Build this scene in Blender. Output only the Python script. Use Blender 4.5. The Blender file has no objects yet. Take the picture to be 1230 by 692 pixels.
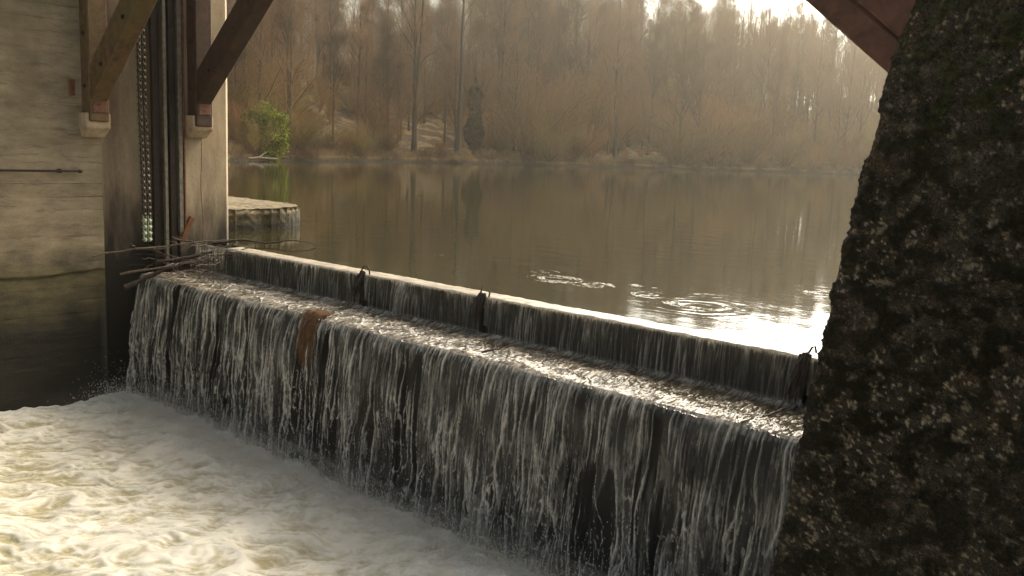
import bpy, math, random
import numpy as np
from mathutils import Matrix, Vector
PI = math.pi
S = bpy.context.scene
COL = S.collection
rnd = random.Random(7)
RS = np.random.RandomState

# ------------------------------------------------------------------ camera
FPX, CH = 1100.0, 1.8
pitch, roll, yaw = math.atan(165/1100), math.radians(2.2), math.radians(42.2)
f0 = Vector((-math.sin(yaw), math.cos(yaw), 0)); r0 = Vector((math.cos(yaw), math.sin(yaw), 0)); u0 = Vector((0, 0, 1))
cf = f0*math.cos(pitch) - u0*math.sin(pitch); cu = u0*math.cos(pitch) + f0*math.sin(pitch)
cr = r0*math.cos(roll) + cu*math.sin(roll); cu = -r0*math.sin(roll) + cu*math.cos(roll)
cam = bpy.data.objects.new('camera', bpy.data.cameras.new('camera')); COL.objects.link(cam)
M = Matrix((cr, cu, -cf)).transposed().to_4x4(); M.translation = Vector((0, 0, CH))
cam.matrix_world = M
cam.data.sensor_width = 36; cam.data.lens = 36*FPX/1230; cam.data.clip_end = 6000; cam.data.clip_start = .1
S.camera = cam

def far(px, dist):
    "world x, y of the ground point seen in photo column px at the given depth"
    l = (px-615)/FPX*dist
    return (r0.x*l + f0.x*dist, r0.y*l + f0.y*dist)

# ------------------------------------------------------------------ noise
def _h(ix, iy, seed):
    n = (ix.astype(np.int64)*374761393 + iy.astype(np.int64)*668265263 + seed*1442695041) & 0xffffffff
    n = ((n ^ (n >> 13))*1274126177) & 0xffffffff
    return ((n ^ (n >> 16)) & 0xffff)/65536.0*2*PI
def noise(x, y, seed=0):
    x, y = np.broadcast_arrays(np.asarray(x, float), np.asarray(y, float))
    xi = np.floor(x); yi = np.floor(y); fx = x-xi; fy = y-yi
    u = fx*fx*fx*(fx*(fx*6-15)+10); v = fy*fy*fy*(fy*(fy*6-15)+10)
    def g(dx, dy):
        a = _h(xi+dx, yi+dy, seed); return np.cos(a)*(fx-dx)+np.sin(a)*(fy-dy)
    a, b, c, d = g(0, 0), g(1, 0), g(0, 1), g(1, 1)
    return ((a*(1-u)+b*u)*(1-v) + (c*(1-u)+d*u)*v)*1.5
def fbm(x, y, o=4, seed=0, gain=.5):
    s = 0; a = 1; k = 1; t = 0
    for i in range(o):
        s = s + a*noise(x*k, y*k, seed+i*17); t += a; a *= gain; k *= 2.03
    return s/t
def ridge(x, y, seed=0): return 1-np.minimum(1, np.abs(noise(x, y, seed))*2.2)
def sst(a, b, x):
    t = np.clip((x-a)/(b-a), 0, 1); return t*t*(3-2*t)

# ------------------------------------------------------------------ meshes
def mesh_obj(name, V, Fc, mat, parent=None, attrs=None, smooth=True, shared=None):
    V = np.asarray(V, np.float32); Fc = np.asarray(Fc, np.int32)
    me = bpy.data.meshes.new(name)
    n, k = Fc.shape
    me.vertices.add(len(V)); me.vertices.foreach_set('co', V.ravel())
    me.loops.add(n*k); me.loops.foreach_set('vertex_index', Fc.ravel())
    me.polygons.add(n); me.polygons.foreach_set('loop_start', np.arange(n, dtype=np.int32)*k)
    me.polygons.foreach_set('loop_total', np.full(n, k, np.int32))
    me.update(calc_edges=True)
    if smooth: me.polygons.foreach_set('use_smooth', np.ones(n, bool))
    else: me.polygons.foreach_set('use_smooth', np.zeros(n, bool))
    for a, val in (attrs or {}).items():
        at = me.attributes.new(a, 'FLOAT', 'POINT'); at.data.foreach_set('value', np.asarray(val, np.float32).ravel())
    me.materials.append(mat); me.validate()
    o = bpy.data.objects.new(name, me); COL.objects.link(o)
    if parent: o.parent = parent
    return o
def grid_faces(nr, nc, off=0):
    i = np.arange(nr-1)[:, None]*nc + np.arange(nc-1)[None]
    i = i.ravel()+off
    return np.stack([i, i+1, i+nc+1, i+nc], 1)
class MB:
    def __init__(s): s.V = []; s.F = []; s.n = 0
    def add(s, V, Fc):
        V = np.asarray(V, float).reshape(-1, 3); s.V.append(V); s.F.append(np.asarray(Fc)+s.n); s.n += len(V); return s
    def box(s, c, size, R=None, bev=0.012):
        # a box with chamfered edges (three slabs would self-overlap: build 24 vertices)
        hx, hy, hz = [a/2 for a in size]; b = min(bev, hx*.4, hy*.4, hz*.4)
        vs = []; idx = {}
        for sx in (-1, 1):
            for sy in (-1, 1):
                for sz in (-1, 1):
                    for ax in range(3):
                        p = [sx*(hx-b), sy*(hy-b), sz*(hz-b)]; h = (hx, hy, hz); sg = (sx, sy, sz); p[ax] = sg[ax]*h[ax]
                        idx[(sx, sy, sz, ax)] = len(vs); vs.append(p)
        q = []
        for sg in (-1, 1):
            for ax in range(3):
                o1, o2 = [i for i in range(3) if i != ax]
                def key(a, c2):
                    k = [0, 0, 0]; k[ax] = sg; k[o1] = a; k[o2] = c2; return idx[(*k, ax)]
                q.append([key(-1, -1), key(1, -1), key(1, 1), key(-1, 1)])
        for ax in range(3):
            o1, o2 = [i for i in range(3) if i != ax]
            for a in (-1, 1):
                for c2 in (-1, 1):
                    def key(s1, f):
                        k = [0, 0, 0]; k[ax] = s1; k[o1] = a; k[o2] = c2; return idx[(*k, f)]
                    q.append([key(-1, o1), key(1, o1), key(1, o2), key(-1, o2)])
        for sx in (-1, 1):
            for sy in (-1, 1):
                for sz in (-1, 1):
                    t = [idx[(sx, sy, sz, ax)] for ax in range(3)]; q.append([t[0], t[1], t[2], t[2]])
        v = np.array(vs)
        if R is not None: v = v @ np.array(R).T
        s.add(v+np.array(c), [x for x in q if len(set(x)) == 4])
        tri = [x for x in q if len(set(x)) == 3]
        s.T = getattr(s, 'T', []) ; s.T += [[a+s.n-24 for a in x[:3]] for x in tri]
        return s
    def tube(s, P, R, k=8):
        V, Fc = tubes(np.asarray(P, float)[None], np.asarray(R, float)[None], k); s.add(V, Fc); return s
    def build(s, name, mat, parent=None, smooth=False, attrs=None):
        V = np.concatenate(s.V); Fq = np.concatenate(s.F)
        me = bpy.data.meshes.new(name)
        me.from_pydata(V.tolist(), [], Fq.tolist()+getattr(s, 'T', []))
        me.polygons.foreach_set('use_smooth', np.full(len(me.polygons), smooth))
        me.materials.append(mat); me.validate(); me.update()
        import bmesh
        bm = bmesh.new(); bm.from_mesh(me); bmesh.ops.recalc_face_normals(bm, faces=bm.faces); bm.to_mesh(me); bm.free()
        o = bpy.data.objects.new(name, me); COL.objects.link(o)
        if parent: o.parent = parent
        return o
def tubes(P, R, k=3, cap=True):
    "P (N,S,3) centre lines, R (N,S) radii -> one vertex and face array"
    N, Sg, _ = P.shape
    T = np.gradient(P, axis=1); T /= np.linalg.norm(T, axis=2, keepdims=True)+1e-9
    ref = np.zeros_like(T); ref[..., 0] = 1
    m = np.abs(T[:, :1, 0]).mean(1) > .8; ref[m] = (0, 0, 1)
    A = np.cross(T, ref); A /= np.linalg.norm(A, axis=2, keepdims=True)+1e-9
    B = np.cross(T, A)
    an = np.arange(k)*2*PI/k
    V = P[:, :, None]+R[:, :, None, None]*(A[:, :, None]*np.cos(an)[:, None]+B[:, :, None]*np.sin(an)[:, None])
    V = V.reshape(-1, 3)
    j = np.arange(k); j2 = (j+1) % k
    base = (np.arange(N)[:, None, None]*Sg+np.arange(Sg-1)[None, :, None])*k
    Fq = np.stack([base+j, base+j2, base+k+j2, base+k+j], -1).reshape(-1, 4)
    return V, Fq
def empty(name, loc, label=None, cat=None, group=None):
    o = bpy.data.objects.new(name, None); COL.objects.link(o); o.location = loc; o.empty_display_size = .2
    tag(o, label, cat, group); return o
def tag(o, label=None, cat=None, group=None, kind=None):
    if label: o['label'] = label
    if cat: o['category'] = cat
    if group: o['group'] = group
    if kind: o['kind'] = kind
    return o

# ------------------------------------------------------------------ materials
class NT:
    def __init__(s, name):
        s.m = bpy.data.materials.new(name); s.m.use_nodes = True; s.t = s.m.node_tree; s.t.nodes.clear()
        s.out = s.t.nodes.new('ShaderNodeOutputMaterial')
    def n(s, typ, **kw):
        nd = s.t.nodes.new('ShaderNode'+typ)
        for k, v in kw.items():
            if k.startswith('_'): setattr(nd, k[1:], v)
            else: s.put(nd.inputs[k.replace('__', ' ')], v)
        return nd
    def put(s, sock, v):
        if isinstance(v, bpy.types.NodeSocket): s.t.links.new(v, sock)
        elif isinstance(v, bpy.types.Node): s.t.links.new(v.outputs[0], sock)
        else:
            if sock.type == 'RGBA' and len(v) == 3: v = (*v, 1)
            sock.default_value = v
    def noise(s, vec, scale, detail=5, rough=.6, dist=0):
        return s.n('TexNoise', Vector=vec, Scale=scale, Detail=detail, Roughness=rough, Distortion=dist).outputs['Fac']
    def ramp(s, f, a, b):
        return s.n('MapRange', **{'Value': f, 'From__Min': a, 'From__Max': b}).outputs[0]
    def mix(s, f, a, b):
        nd = s.t.nodes.new('ShaderNodeMix'); nd.data_type = 'RGBA'
        s.put(nd.inputs[0], f); s.put(nd.inputs[6], a); s.put(nd.inputs[7], b); return nd.outputs[2]
    def math(s, op, a, b=0.0):
        nd = s.t.nodes.new('ShaderNodeMath'); nd.operation = op; s.put(nd.inputs[0], a); s.put(nd.inputs[1], b); return nd.outputs[0]
    def obj(s): return s.n('TexCoord').outputs['Object']
    def scaled(s, vec, sc): return s.n('Mapping', Vector=vec, Scale=sc).outputs[0]
    def attr(s, a): return s.n('Attribute', _attribute_name=a).outputs['Fac']
    def bump(s, h, st=.5, d=.02, n=None):
        b = s.n('Bump', Height=h, Strength=st, Distance=d)
        if n is not None: s.put(b.inputs['Normal'], n)
        return b.outputs[0]
    def bsdf(s, col, rough=.8, normal=None, **kw):
        b = s.n('BsdfPrincipled', Roughness=rough, **{'Base__Color': col}, **kw)
        if normal is not None: s.put(b.inputs['Normal'], normal)
        return b
    def done(s, sh): s.put(s.out.inputs['Surface'], sh); return s.m

def mat_concrete(nm='board_marked_concrete'):
    t = NT(nm); o = t.obj(); z = t.n('SeparateXYZ', Vector=o).outputs['Z']
    n1 = t.noise(t.scaled(o, (.8, .8, 2.0)), 1.7, 10, .72); n2 = t.noise(o, 34, 6, .75); n3 = t.noise(t.scaled(o, (1, 1, .35)), 1.1, 4, .6)
    n4 = t.noise(t.scaled(o, (.8, .8, 5)), 2.4, 8, .7)
    # boards 0.2 m tall, each its own tone
    bi = t.math('FLOOR', t.math('DIVIDE', z, .205)); fr = t.math('FRACT', t.math('DIVIDE', z, .205))
    bt = t.n('TexWhiteNoise', _noise_dimensions='1D', W=bi).outputs['Value']
    gap = t.math('MULTIPLY', t.ramp(fr, .06, .0), t.math('MULTIPLY', t.ramp(t.noise(t.scaled(o, (1, .8, 1.5)), 1.0, 3, .6), .47, .62), t.ramp(n4, .38, .55)))
    c = t.mix(t.ramp(n1, .34, .66), (.15, .118, .078), (.36, .29, .195))
    c = t.mix(t.math('MULTIPLY', bt, .22), c, (.42, .345, .245))
    c = t.mix(t.math('MULTIPLY', t.ramp(n4, .55, .66), .75), c, (.13, .1, .07))
    c = t.mix(t.math('MULTIPLY', t.ramp(n3, .53, .7), .7), c, (.17, .15, .085))
    c = t.mix(t.math('MULTIPLY', t.ramp(n2, .5, .8), .3), c, (.12, .1, .07))
    c = t.mix(t.math('MULTIPLY', gap, .75), c, (.05, .04, .03))
    # algae and wet concrete near the water line, deep shade painted in below
    zz = t.math('ADD', z, t.math('MULTIPLY', t.math('SUBTRACT', n3, .5), 1.4))
    alg = t.ramp(zz, .15, -.40)
    c = t.mix(t.math('MULTIPLY', alg, .8), c, t.mix(t.ramp(n1, .35, .6), (.02, .018, .008), (.11, .092, .026)))
    low = t.ramp(zz, -.55, -1.3); c = t.mix(t.math('MULTIPLY', low, .93), c, (.008, .007, .004))
    h = t.math('ADD', t.math('MULTIPLY', n1, .6), t.math('ADD', t.math('MULTIPLY', n2, .35), t.math('MULTIPLY', gap, -.7)))
    return t.done(t.bsdf(c, t.n('MapRange', Value=alg, **{'To__Min': .85, 'To__Max': .6}).outputs[0], t.bump(h, .75, .02)))
def mat_niche(nm='stained_niche_concrete', A=(.15, .11, .075), Bc=(.36, .28, .19)):
    t = NT(nm); o = t.obj(); z = t.n('SeparateXYZ', Vector=o).outputs['Z']
    n1 = t.noise(t.scaled(o, (1.5, 1.5, .35)), 2, 6); n2 = t.noise(o, 22, 4, .7)
    c = t.mix(t.ramp(n1, .35, .65), A, Bc)
    c = t.mix(t.math('MULTIPLY', t.ramp(n2, .5, .8), .4), c, (.08, .06, .04))
    zz = t.math('ADD', z, t.math('MULTIPLY', t.math('SUBTRACT', n1, .5), 1.6))
    c = t.mix(t.ramp(zz, .9, -.1), c, (.02, .017, .012))
    return t.done(t.bsdf(c, .7, t.bump(t.math('ADD', n1, n2), .4, .01)))
def mat_moss_pier():
    t = NT('mossy_pier_concrete'); o = t.obj(); ms = t.attr('moss'); li = t.attr('lichen')
    n1 = t.noise(o, 3.2, 8, .7); n2 = t.noise(o, 55, 6, .75); n3 = t.noise(t.scaled(o, (1, 1, 1)), 14, 8, .75)
    c = t.mix(t.ramp(n3, .35, .62), (.010, .0085, .006), (.062, .048, .032))
    n0 = t.noise(o, 1.1, 5, .6); c = t.mix(t.math('MULTIPLY', t.ramp(n0, .45, .62), .75), c, t.mix(t.ramp(n3, .35, .6), (.022, .018, .013), (.095, .078, .056)))
    c = t.mix(t.math('MULTIPLY', t.ramp(n1, .55, .64), .55), c, (.10, .062, .034))
    c = t.mix(t.ramp(n2, .60, .68), c, (.2, .15, .095))
    c = t.mix(t.ramp(t.noise(o, 120, 3, .7), .6, .68), c, (.24, .2, .14))
    c = t.mix(t.ramp(t.noise(o, 80, 4, .7), .47, .38), c, (.006, .005, .004))
    c = t.mix(li, c, t.mix(t.ramp(n2, .3, .6), (.10, .072, .042), (.52, .42, .29)))
    mc = t.mix(t.ramp(n2, .35, .65), (.004, .0035, .0015), (.022, .018, .006))
    z = t.n('SeparateXYZ', Vector=o).outputs['Z']
    mc = t.mix(t.math('MULTIPLY', t.ramp(z, 1.7, 2.5), t.ramp(n3, .42, .6)), mc, (.05, .07, .012))
    c = t.mix(t.math('MULTIPLY', ms, t.n('MapRange', Value=n0, **{'From__Min': .40, 'From__Max': .62, 'To__Min': 1., 'To__Max': .55}).outputs[0]), c, mc)
    h = t.math('ADD', t.math('MULTIPLY', n2, 1.0), n3)
    return t.done(t.bsdf(c, .95, t.bump(h, .9, .02), **{'Specular__IOR__Level': .2}))
def mat_wood(name, a, b, rough=.75, axis=(1, 1, 1), moss=0):
    t = NT(name); o = t.obj()
    g = t.noise(t.scaled(o, axis), 7, 6, .65, .6); n2 = t.noise(o, 2.5, 4)
    c = t.mix(t.ramp(g, .35, .65), a, b)
    c = t.mix(t.math('MULTIPLY', t.ramp(n2, .52, .66), .5), c, tuple(x*.35 for x in a))
    if moss: c = t.mix(t.math('MULTIPLY', t.ramp(t.noise(o, 1.7, 5), .45, .6), moss), c, (.10, .085, .022))
    return t.done(t.bsdf(c, rough, t.bump(g, .6, .012)))
def mat_plain(name, col, rough=.6, metal=0, var=.4, sc=12, bump=.3):
    t = NT(name); o = t.obj(); g = t.noise(o, sc, 6, .7)
    c = t.mix(t.ramp(g, .35, .68), tuple(x*(1-var) for x in col), tuple(min(1, x*(1+var)) for x in col))
    return t.done(t.bsdf(c, rough, t.bump(g, bump, .01), Metallic=metal))
def mat_lake():
    t = NT('still_lake_water'); o = t.obj()
    P = t.n('SeparateXYZ', Vector=o)
    h = t.math('MULTIPLY', t.noise(t.scaled(o, (1.0, 1.4, 1)), 1.3, 3, .5), .25)
    h = t.math('ADD', h, t.math('MULTIPLY', t.noise(t.scaled(o, (1, 1, 1)), 9, 3, .55), .018))
    WARP = t.noise(o, 2.2, 3, .6)
    # rings spreading from a few points, as drops and fish make
    for (cx, cy, k, w, amp) in RIPPLES:
        d = t.n('VectorMath', _operation='DISTANCE'); t.put(d.inputs[0], o); t.put(d.inputs[1], (cx, cy, 0)); d = t.math('ADD', d.outputs['Value'], t.math('MULTIPLY', t.math('SUBTRACT', WARP, .5), .30))
        env = t.n('MapRange', _interpolation_type='SMOOTHSTEP', Value=d, **{'From__Min': w, 'From__Max': w*.45, 'To__Min': 0., 'To__Max': amp}).outputs[0]
        h = t.math('ADD', h, t.math('MULTIPLY', t.math('SINE', t.math('MULTIPLY', d, k)), env))
    # lively water just above the sill where the current gathers
    near = t.n('MapRange', Value=P.outputs['Y'], **{'From__Min': 13., 'From__Max': 8.2, 'To__Min': 0., 'To__Max': 1.}).outputs[0]
    h = t.math('ADD', h, t.math('MULTIPLY', near, t.math('MULTIPLY', t.noise(t.scaled(o, (1, 2.2, 1)), 5, 4, .6), .06)))
    deb = t.noise(o, 30, 2, .5)
    c = t.mix(t.ramp(t.noise(o, .4, 3), .4, .6), (.024, .022, .009), (.034, .031, .013))
    return t.done(t.bsdf(c, .03, t.bump(h, .55, .035), IOR=1.33, **{'Specular__IOR__Level': .5}))
RIPPLES = [(-8.32, 10.06, 26, .75, .022), (-7.64, 10.09, 30, .6, .022), (-6.68, 10.07, 34, .5, .025), (-5.75, 9.75, 30, .95, .03), (-5.42, 12.3, 22, .9, .02), (-8.9, 11.0, 24, .5, .04), (-6.2, 10.6, 40, .35, .04)]
def mat_fall(name, bright, dark, thin=(.75), gain=1.0):
    "falling water: strands of aerated water over clear film; gaps between strands are open"
    t = NT(name); o = t.obj(); op = t.attr('op'); fo = t.attr('foam')
    n = t.noise(t.scaled(o, (1, 1, .25)), 60, 4, .65)
    c = t.mix(t.math('MULTIPLY', fo, t.ramp(n, .1, .6)), dark, bright)
    b = t.bsdf(c, .28, t.bump(n, .5, .006), IOR=1.33, **{'Specular__IOR__Level': .4})
    tr = t.n('BsdfTranslucent', Color=c)
    s1 = t.n('MixShader', Fac=.38); t.put(s1.inputs[1], b.outputs[0]); t.put(s1.inputs[2], tr.outputs[0])
    tp = t.n('BsdfTransparent')
    ms = t.n('MixShader', Fac=op); t.put(ms.inputs[1], tp.outputs[0]); t.put(ms.inputs[2], s1.outputs[0])
    return t.done(ms.outputs[0])
def mat_foam():
    t = NT('churning_foam'); o = t.obj(); fo = t.attr('foam')
    n = t.noise(t.scaled(o, (1, 1, 1)), 8, 6, .68, 1.2); n2 = t.noise(o, 45, 3, .6)
    f = t.ramp(t.math('ADD', fo, t.math('MULTIPLY', t.math('SUBTRACT', n, .5), .5)), .08, .78)
    c = t.mix(f, (.38, .335, .19), (.80, .77, .68))
    c = t.mix(t.math('MULTIPLY', t.ramp(n2, .55, .75), .5), c, (.88, .86, .78))
    return t.done(t.bsdf(c, .45, t.bump(t.math('ADD', n, t.math('MULTIPLY', n2, .2)), .16, .02), IOR=1.33))
def mat_bark(name, a, b, rough=.9):
    t = NT(name); r = t.n('ObjectInfo').outputs['Random']; o = t.obj()
    c = t.mix(t.math('ADD', t.math('MULTIPLY', r, .7), t.math('MULTIPLY', t.noise(o, .8, 3), .3)), a, b)
    return t.done(t.bsdf(c, rough, **{'Specular__IOR__Level': .15}))

CONC = mat_concrete(); NICHE = mat_niche(); SMOOTHC = mat_niche('smooth_tan_concrete', (.25, .195, .125), (.44, .35, .235)); PIER = mat_moss_pier()
OLDWOOD = mat_wood('weathered_mossy_timber', (.075, .045, .022), (.17, .10, .045), moss=.55)
DARKWOOD = mat_wood('dark_stained_timber', (.030, .017, .011), (.075, .038, .022))
REDWOOD = mat_wood('red_brown_timber', (.075, .030, .018), (.15, .062, .036))
STEEL = mat_plain('rusted_dark_steel', (.035, .026, .02), .55, .4)
GALV = mat_plain('dull_galvanised_steel', (.22, .2, .165), .5, .5, .35)
RUST = mat_plain('red_rust', (.16, .065, .03), .85)
CHAINM = mat_plain('greasy_chain_steel', (.085, .075, .06), .5, .6)
CHAINP = mat_plain('pale_green_chain_paint', (.38, .42, .31), .6, 0)
CORB = mat_plain('pale_corbel_stone', (.40, .31, .21), .9, 0, .25, 7)
BRANCH = mat_plain('wet_dead_wood', (.045, .028, .018), .6, 0, .5, 20)
BRANCHL = mat_plain('bleached_dead_wood', (.15, .11, .07), .8, 0, .4, 20)
GRASSY = mat_plain('rust_brown_weed', (.17, .085, .035), .8, 0, .5, 30)

# ------------------------------------------------------------------ world, sun
SUN_AZ, SUN_EL = math.radians(14), math.radians(47)      # azimuth from +Y towards +X
w = bpy.data.worlds.new('World'); S.world = w; w.use_nodes = True; nt = w.node_tree; nt.nodes.clear()
def wn(t, **k):
    n = nt.nodes.new(t)
    for a, v in k.items(): setattr(n, a, v)
    return n
sky = wn('ShaderNodeTexSky', sky_type='NISHITA', sun_disc=False, sun_elevation=SUN_EL, sun_rotation=SUN_AZ, dust_density=6.0, air_density=1.2, ozone_density=.6)
tint = wn('ShaderNodeMix', data_type='RGBA', blend_type='MULTIPLY'); tint.inputs[0].default_value = 1; tint.inputs[7].default_value = (1.0, .955, .80, 1)
nt.links.new(sky.outputs[0], tint.inputs[6])
# bright haze glow added to the low sky on the sun's side
tc = wn('ShaderNodeTexCoord'); nrm = wn('ShaderNodeVectorMath', operation='NORMALIZE'); nt.links.new(tc.outputs['Generated'], nrm.inputs[0])
dot = wn('ShaderNodeVectorMath', operation='DOT_PRODUCT'); nt.links.new(nrm.outputs[0], dot.inputs[0])
GAZ, GEL = math.radians(-12), math.radians(22)
dot.inputs[1].default_value = (math.sin(GAZ)*math.cos(GEL), math.cos(GAZ)*math.cos(GEL), math.sin(GEL))
mr = wn('ShaderNodeMapRange', interpolation_type='SMOOTHSTEP'); nt.links.new(dot.outputs['Value'], mr.inputs[0])
mr.inputs[1].default_value = .85; mr.inputs[2].default_value = 1.0; mr.inputs[3].default_value = 0; mr.inputs[4].default_value = 1
cl = wn('ShaderNodeMix', data_type='RGBA', blend_type='ADD'); cl.inputs[0].default_value = 1
glow = wn('ShaderNodeMix', data_type='RGBA'); glow.inputs[6].default_value = (0, 0, 0, 1); glow.inputs[7].default_value = (80, 76, 66, 1)
nt.links.new(mr.outputs[0], glow.inputs[0]); nt.links.new(tint.outputs[2], cl.inputs[6]); nt.links.new(glow.outputs[2], cl.inputs[7])
bg = wn('ShaderNodeBackground'); bg.inputs[1].default_value = .16; nt.links.new(cl.outputs[2], bg.inputs[0])
wo = wn('ShaderNodeOutputWorld'); nt.links.new(bg.outputs[0], wo.inputs[0])
sl = bpy.data.lights.new('sun', 'SUN'); sl.energy = .6; sl.angle = math.radians(11); sl.color = (1, .955, .86)
so = bpy.data.objects.new('sun', sl); COL.objects.link(so)
sd = Vector((math.sin(SUN_AZ)*math.cos(SUN_EL), math.cos(SUN_AZ)*math.cos(SUN_EL), math.sin(SUN_EL)))
so.rotation_euler = sd.to_track_quat('Z', 'Y').to_euler(); so.location = sd*50
S.view_settings.view_transform = 'Standard'; S.view_settings.look = 'None'; S.view_settings.exposure = .38; S.view_settings.gamma = 1
S.cycles.max_bounces = 6; S.cycles.transparent_max_bounces = 16; S.cycles.volume_bounces = 0
S.cycles.volume_step_rate = 4; S.cycles.use_denoising = True

# ------------------------------------------------------------------ terrain
shore = [(-180, 45), (150, 70), (270, 80), (400, 97), (545, 113), (700, 128), (800, 137), (1040, 152), (1400, 165), (1900, 150)]
sa = np.array([math.atan((p-615)/FPX) for p, d in shore]); sdist = np.array([math.hypot(d, (p-615)/FPX*d) for p, d in shore])
def shore_d(az):       # az: angle right of the camera heading
    az = (az+PI) % (2*PI)-PI
    d = np.interp(az, sa, sdist)
    return d + 2.5*noise(az*14, 3.3, 5) + 1.2*noise(az*45, 8.3, 6)
def hill(b, az):
    z = sst(0, .7, b)*.55 + sst(.7, 10, b)*1.1 + np.clip(b-8, 0, None)*.02
    z = z + 9.5*sst(10, 75, b) + 8*sst(90, 300, b) + .25*noise(b*.25, az*40, 9)*sst(1, 4, b) + 1.5*noise(b*.04, az*8, 10)*sst(8, 30, b)
    return np.where(b < 0, -3.6*sst(0, -3, b)-.02, z)
azs = np.linspace(-PI, PI, 1441); bs = np.concatenate([[-400, -3, -1.5, -.5], np.linspace(-.1, 2, 12), np.linspace(2.5, 20, 24), np.linspace(23, 120, 34), [150, 200, 280, 420, 700]])
A, B = np.meshgrid(azs, bs, indexing='ij'); SD = shore_d(A); R_ = np.maximum(SD+B, .01)
R_[:, 0] = 14.0
Z = hill(B, A); Z[:, 0] = -3.6
ang = yaw - A   # heading measured left of +Y
X = -np.sin(ang)*R_; Y = np.cos(ang)*R_
V = np.stack([X, Y, Z], -1).reshape(-1, 3)
ctr = len(V); V = np.vstack([V, [[0, 0, -3.6]]])
nb = len(bs); Fq = grid_faces(len(azs), nb)
i = np.arange(len(azs)-1)*nb
Fq = np.vstack([Fq, np.stack([i, i, i+nb, np.full_like(i, ctr)], 1)]) if False else Fq
t = NT('leaf_litter_ground'); o = t.obj(); n1 = t.noise(o, .12, 5); n2 = t.noise(o, 1.6, 6, .7)
c = t.mix(t.ramp(n2, .38, .65), (.045, .028, .014), (.14, .088, .045)); c = t.mix(t.ramp(n1, .53, .62), c, t.mix(t.ramp(n2, .4, .6), (.10, .11, .03), (.25, .2, .09)))
zc = t.n('SeparateXYZ', Vector=o).outputs['Z']; c = t.mix(t.ramp(t.noise(o, .35, 3), .48, .6), c, (.33, .23, .10)); c = t.mix(t.ramp(zc, .5, .15), c, (.012, .009, .006))
GROUND = t.done(t.bsdf(c, .95, t.bump(n2, .8, .3)))
tag(mesh_obj('ground', V[:-1], Fq, GROUND), kind='structure')
# bed under everything near the camera
mesh = mesh_obj('river_bed', [(-60, -60, -3.7), (60, -60, -3.7), (60, 60, -3.7), (-60, 60, -3.7)], [[0, 1, 2, 3]], GROUND); tag(mesh, kind='structure')

# lake sheet: one plane from the sill upstream and round behind the piers
def sheet(name, poly, z, mat):
    me = bpy.data.meshes.new(name); me.from_pydata([(x, y, z) for x, y in poly], [], [list(range(len(poly)))]); me.materials.append(mat)
    o = bpy.data.objects.new(name, me); COL.objects.link(o); return tag(o, kind='structure')
LAKE = mat_lake()
sheet('lake_water', [(-300, 8.36), (120, 8.36), (120, 330), (-300, 330)], 0, LAKE)

# thin swirls of scum turning on the surface just above the sill
rs = RS(44); mbv = []; mbf = []; nn_ = 0
for cx, cy, R0, na in ((-8.32, 10.06, .42, 16), (-7.64, 10.05, .32, 12), (-6.68, 9.98, .24, 8), (-5.8, 9.75, .45, 10), (-8.9, 10.5, .25, 6), (-5.2, 12.3, .4, 7), (-11.3, 10.6, .14, 3), (-7.1, 10.6, .2, 4)):
    for q in range(na):
        r_ = R0*rs.uniform(.25, 1); a0 = rs.uniform(0, 2*PI); ln = rs.uniform(.5, 2.2); k = 22; a = a0+np.linspace(0, ln, k)
        rr = r_*(1+.12*noise(a*2, q*3.1, 7)); wd = .028*np.sin(np.linspace(0, PI, k))*(.4+1.2*np.abs(noise(a*6, q*1.7, 8)))*rs.uniform(.5, 2.2)
        def ring(rv): return np.stack([cx+np.cos(a)*rv*1.15, cy+np.sin(a)*rv*.9, np.full(k, .004)], 1)
        v = np.stack([ring(rr-wd), ring(rr+wd)], 1).reshape(-1, 3); mbv.append(v); i_ = np.arange(k-1)*2+nn_; mbf.append(np.stack([i_, i_+2, i_+3, i_+1], 1)); nn_ += 2*k
t = NT('pale_scum'); nz_ = t.noise(t.obj(), 25, 3, .6); bs_ = t.bsdf((.72, .67, .56), .4); ms_ = t.n('MixShader', Fac=t.math('MULTIPLY', t.ramp(nz_, .42, .62), .8)); t.put(ms_.inputs[1], t.n('BsdfTransparent').outputs[0]); t.put(ms_.inputs[2], bs_.outputs[0])
o = mesh_obj('surface_foam', np.vstack(mbv), np.vstack(mbf), t.done(ms_.outputs[0])); tag(o, 'thin pale swirls of foam floating just above the sill', 'foam', kind='stuff')

# ------------------------------------------------------------------ left wall
def wall_strip(pts, z0, z1, dz, dl, disp, closed=False):
    "vertical wall following plan points; disp(l, z) pushes it along its left normal"
    VV = []; FF = []; n = 0; L = 0
    zs = np.arange(z0, z1+dz*.5, dz)
    for (x0, y0), (x1, y1) in zip(pts[:-1], pts[1:]):
        ln = math.hypot(x1-x0, y1-y0); k = max(2, int(ln/dl)+1); s = np.linspace(0, 1, k)
        l, z = np.meshgrid(L+s*ln, zs, indexing='ij'); nx, ny = (y1-y0)/ln, -(x1-x0)/ln
        d = disp(l, z) * np.minimum(1, np.minimum(s, 1-s)[:, None]*ln/.04)
        x = x0+(x1-x0)*s[:, None]+nx*d; y = y0+(y1-y0)*s[:, None]+ny*d
        VV.append(np.stack([x, y, z], -1).reshape(-1, 3)); FF.append(grid_faces(k, len(zs), n)); n += VV[-1].shape[0]; L += ln
    return np.concatenate(VV), np.concatenate(FF)
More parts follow.
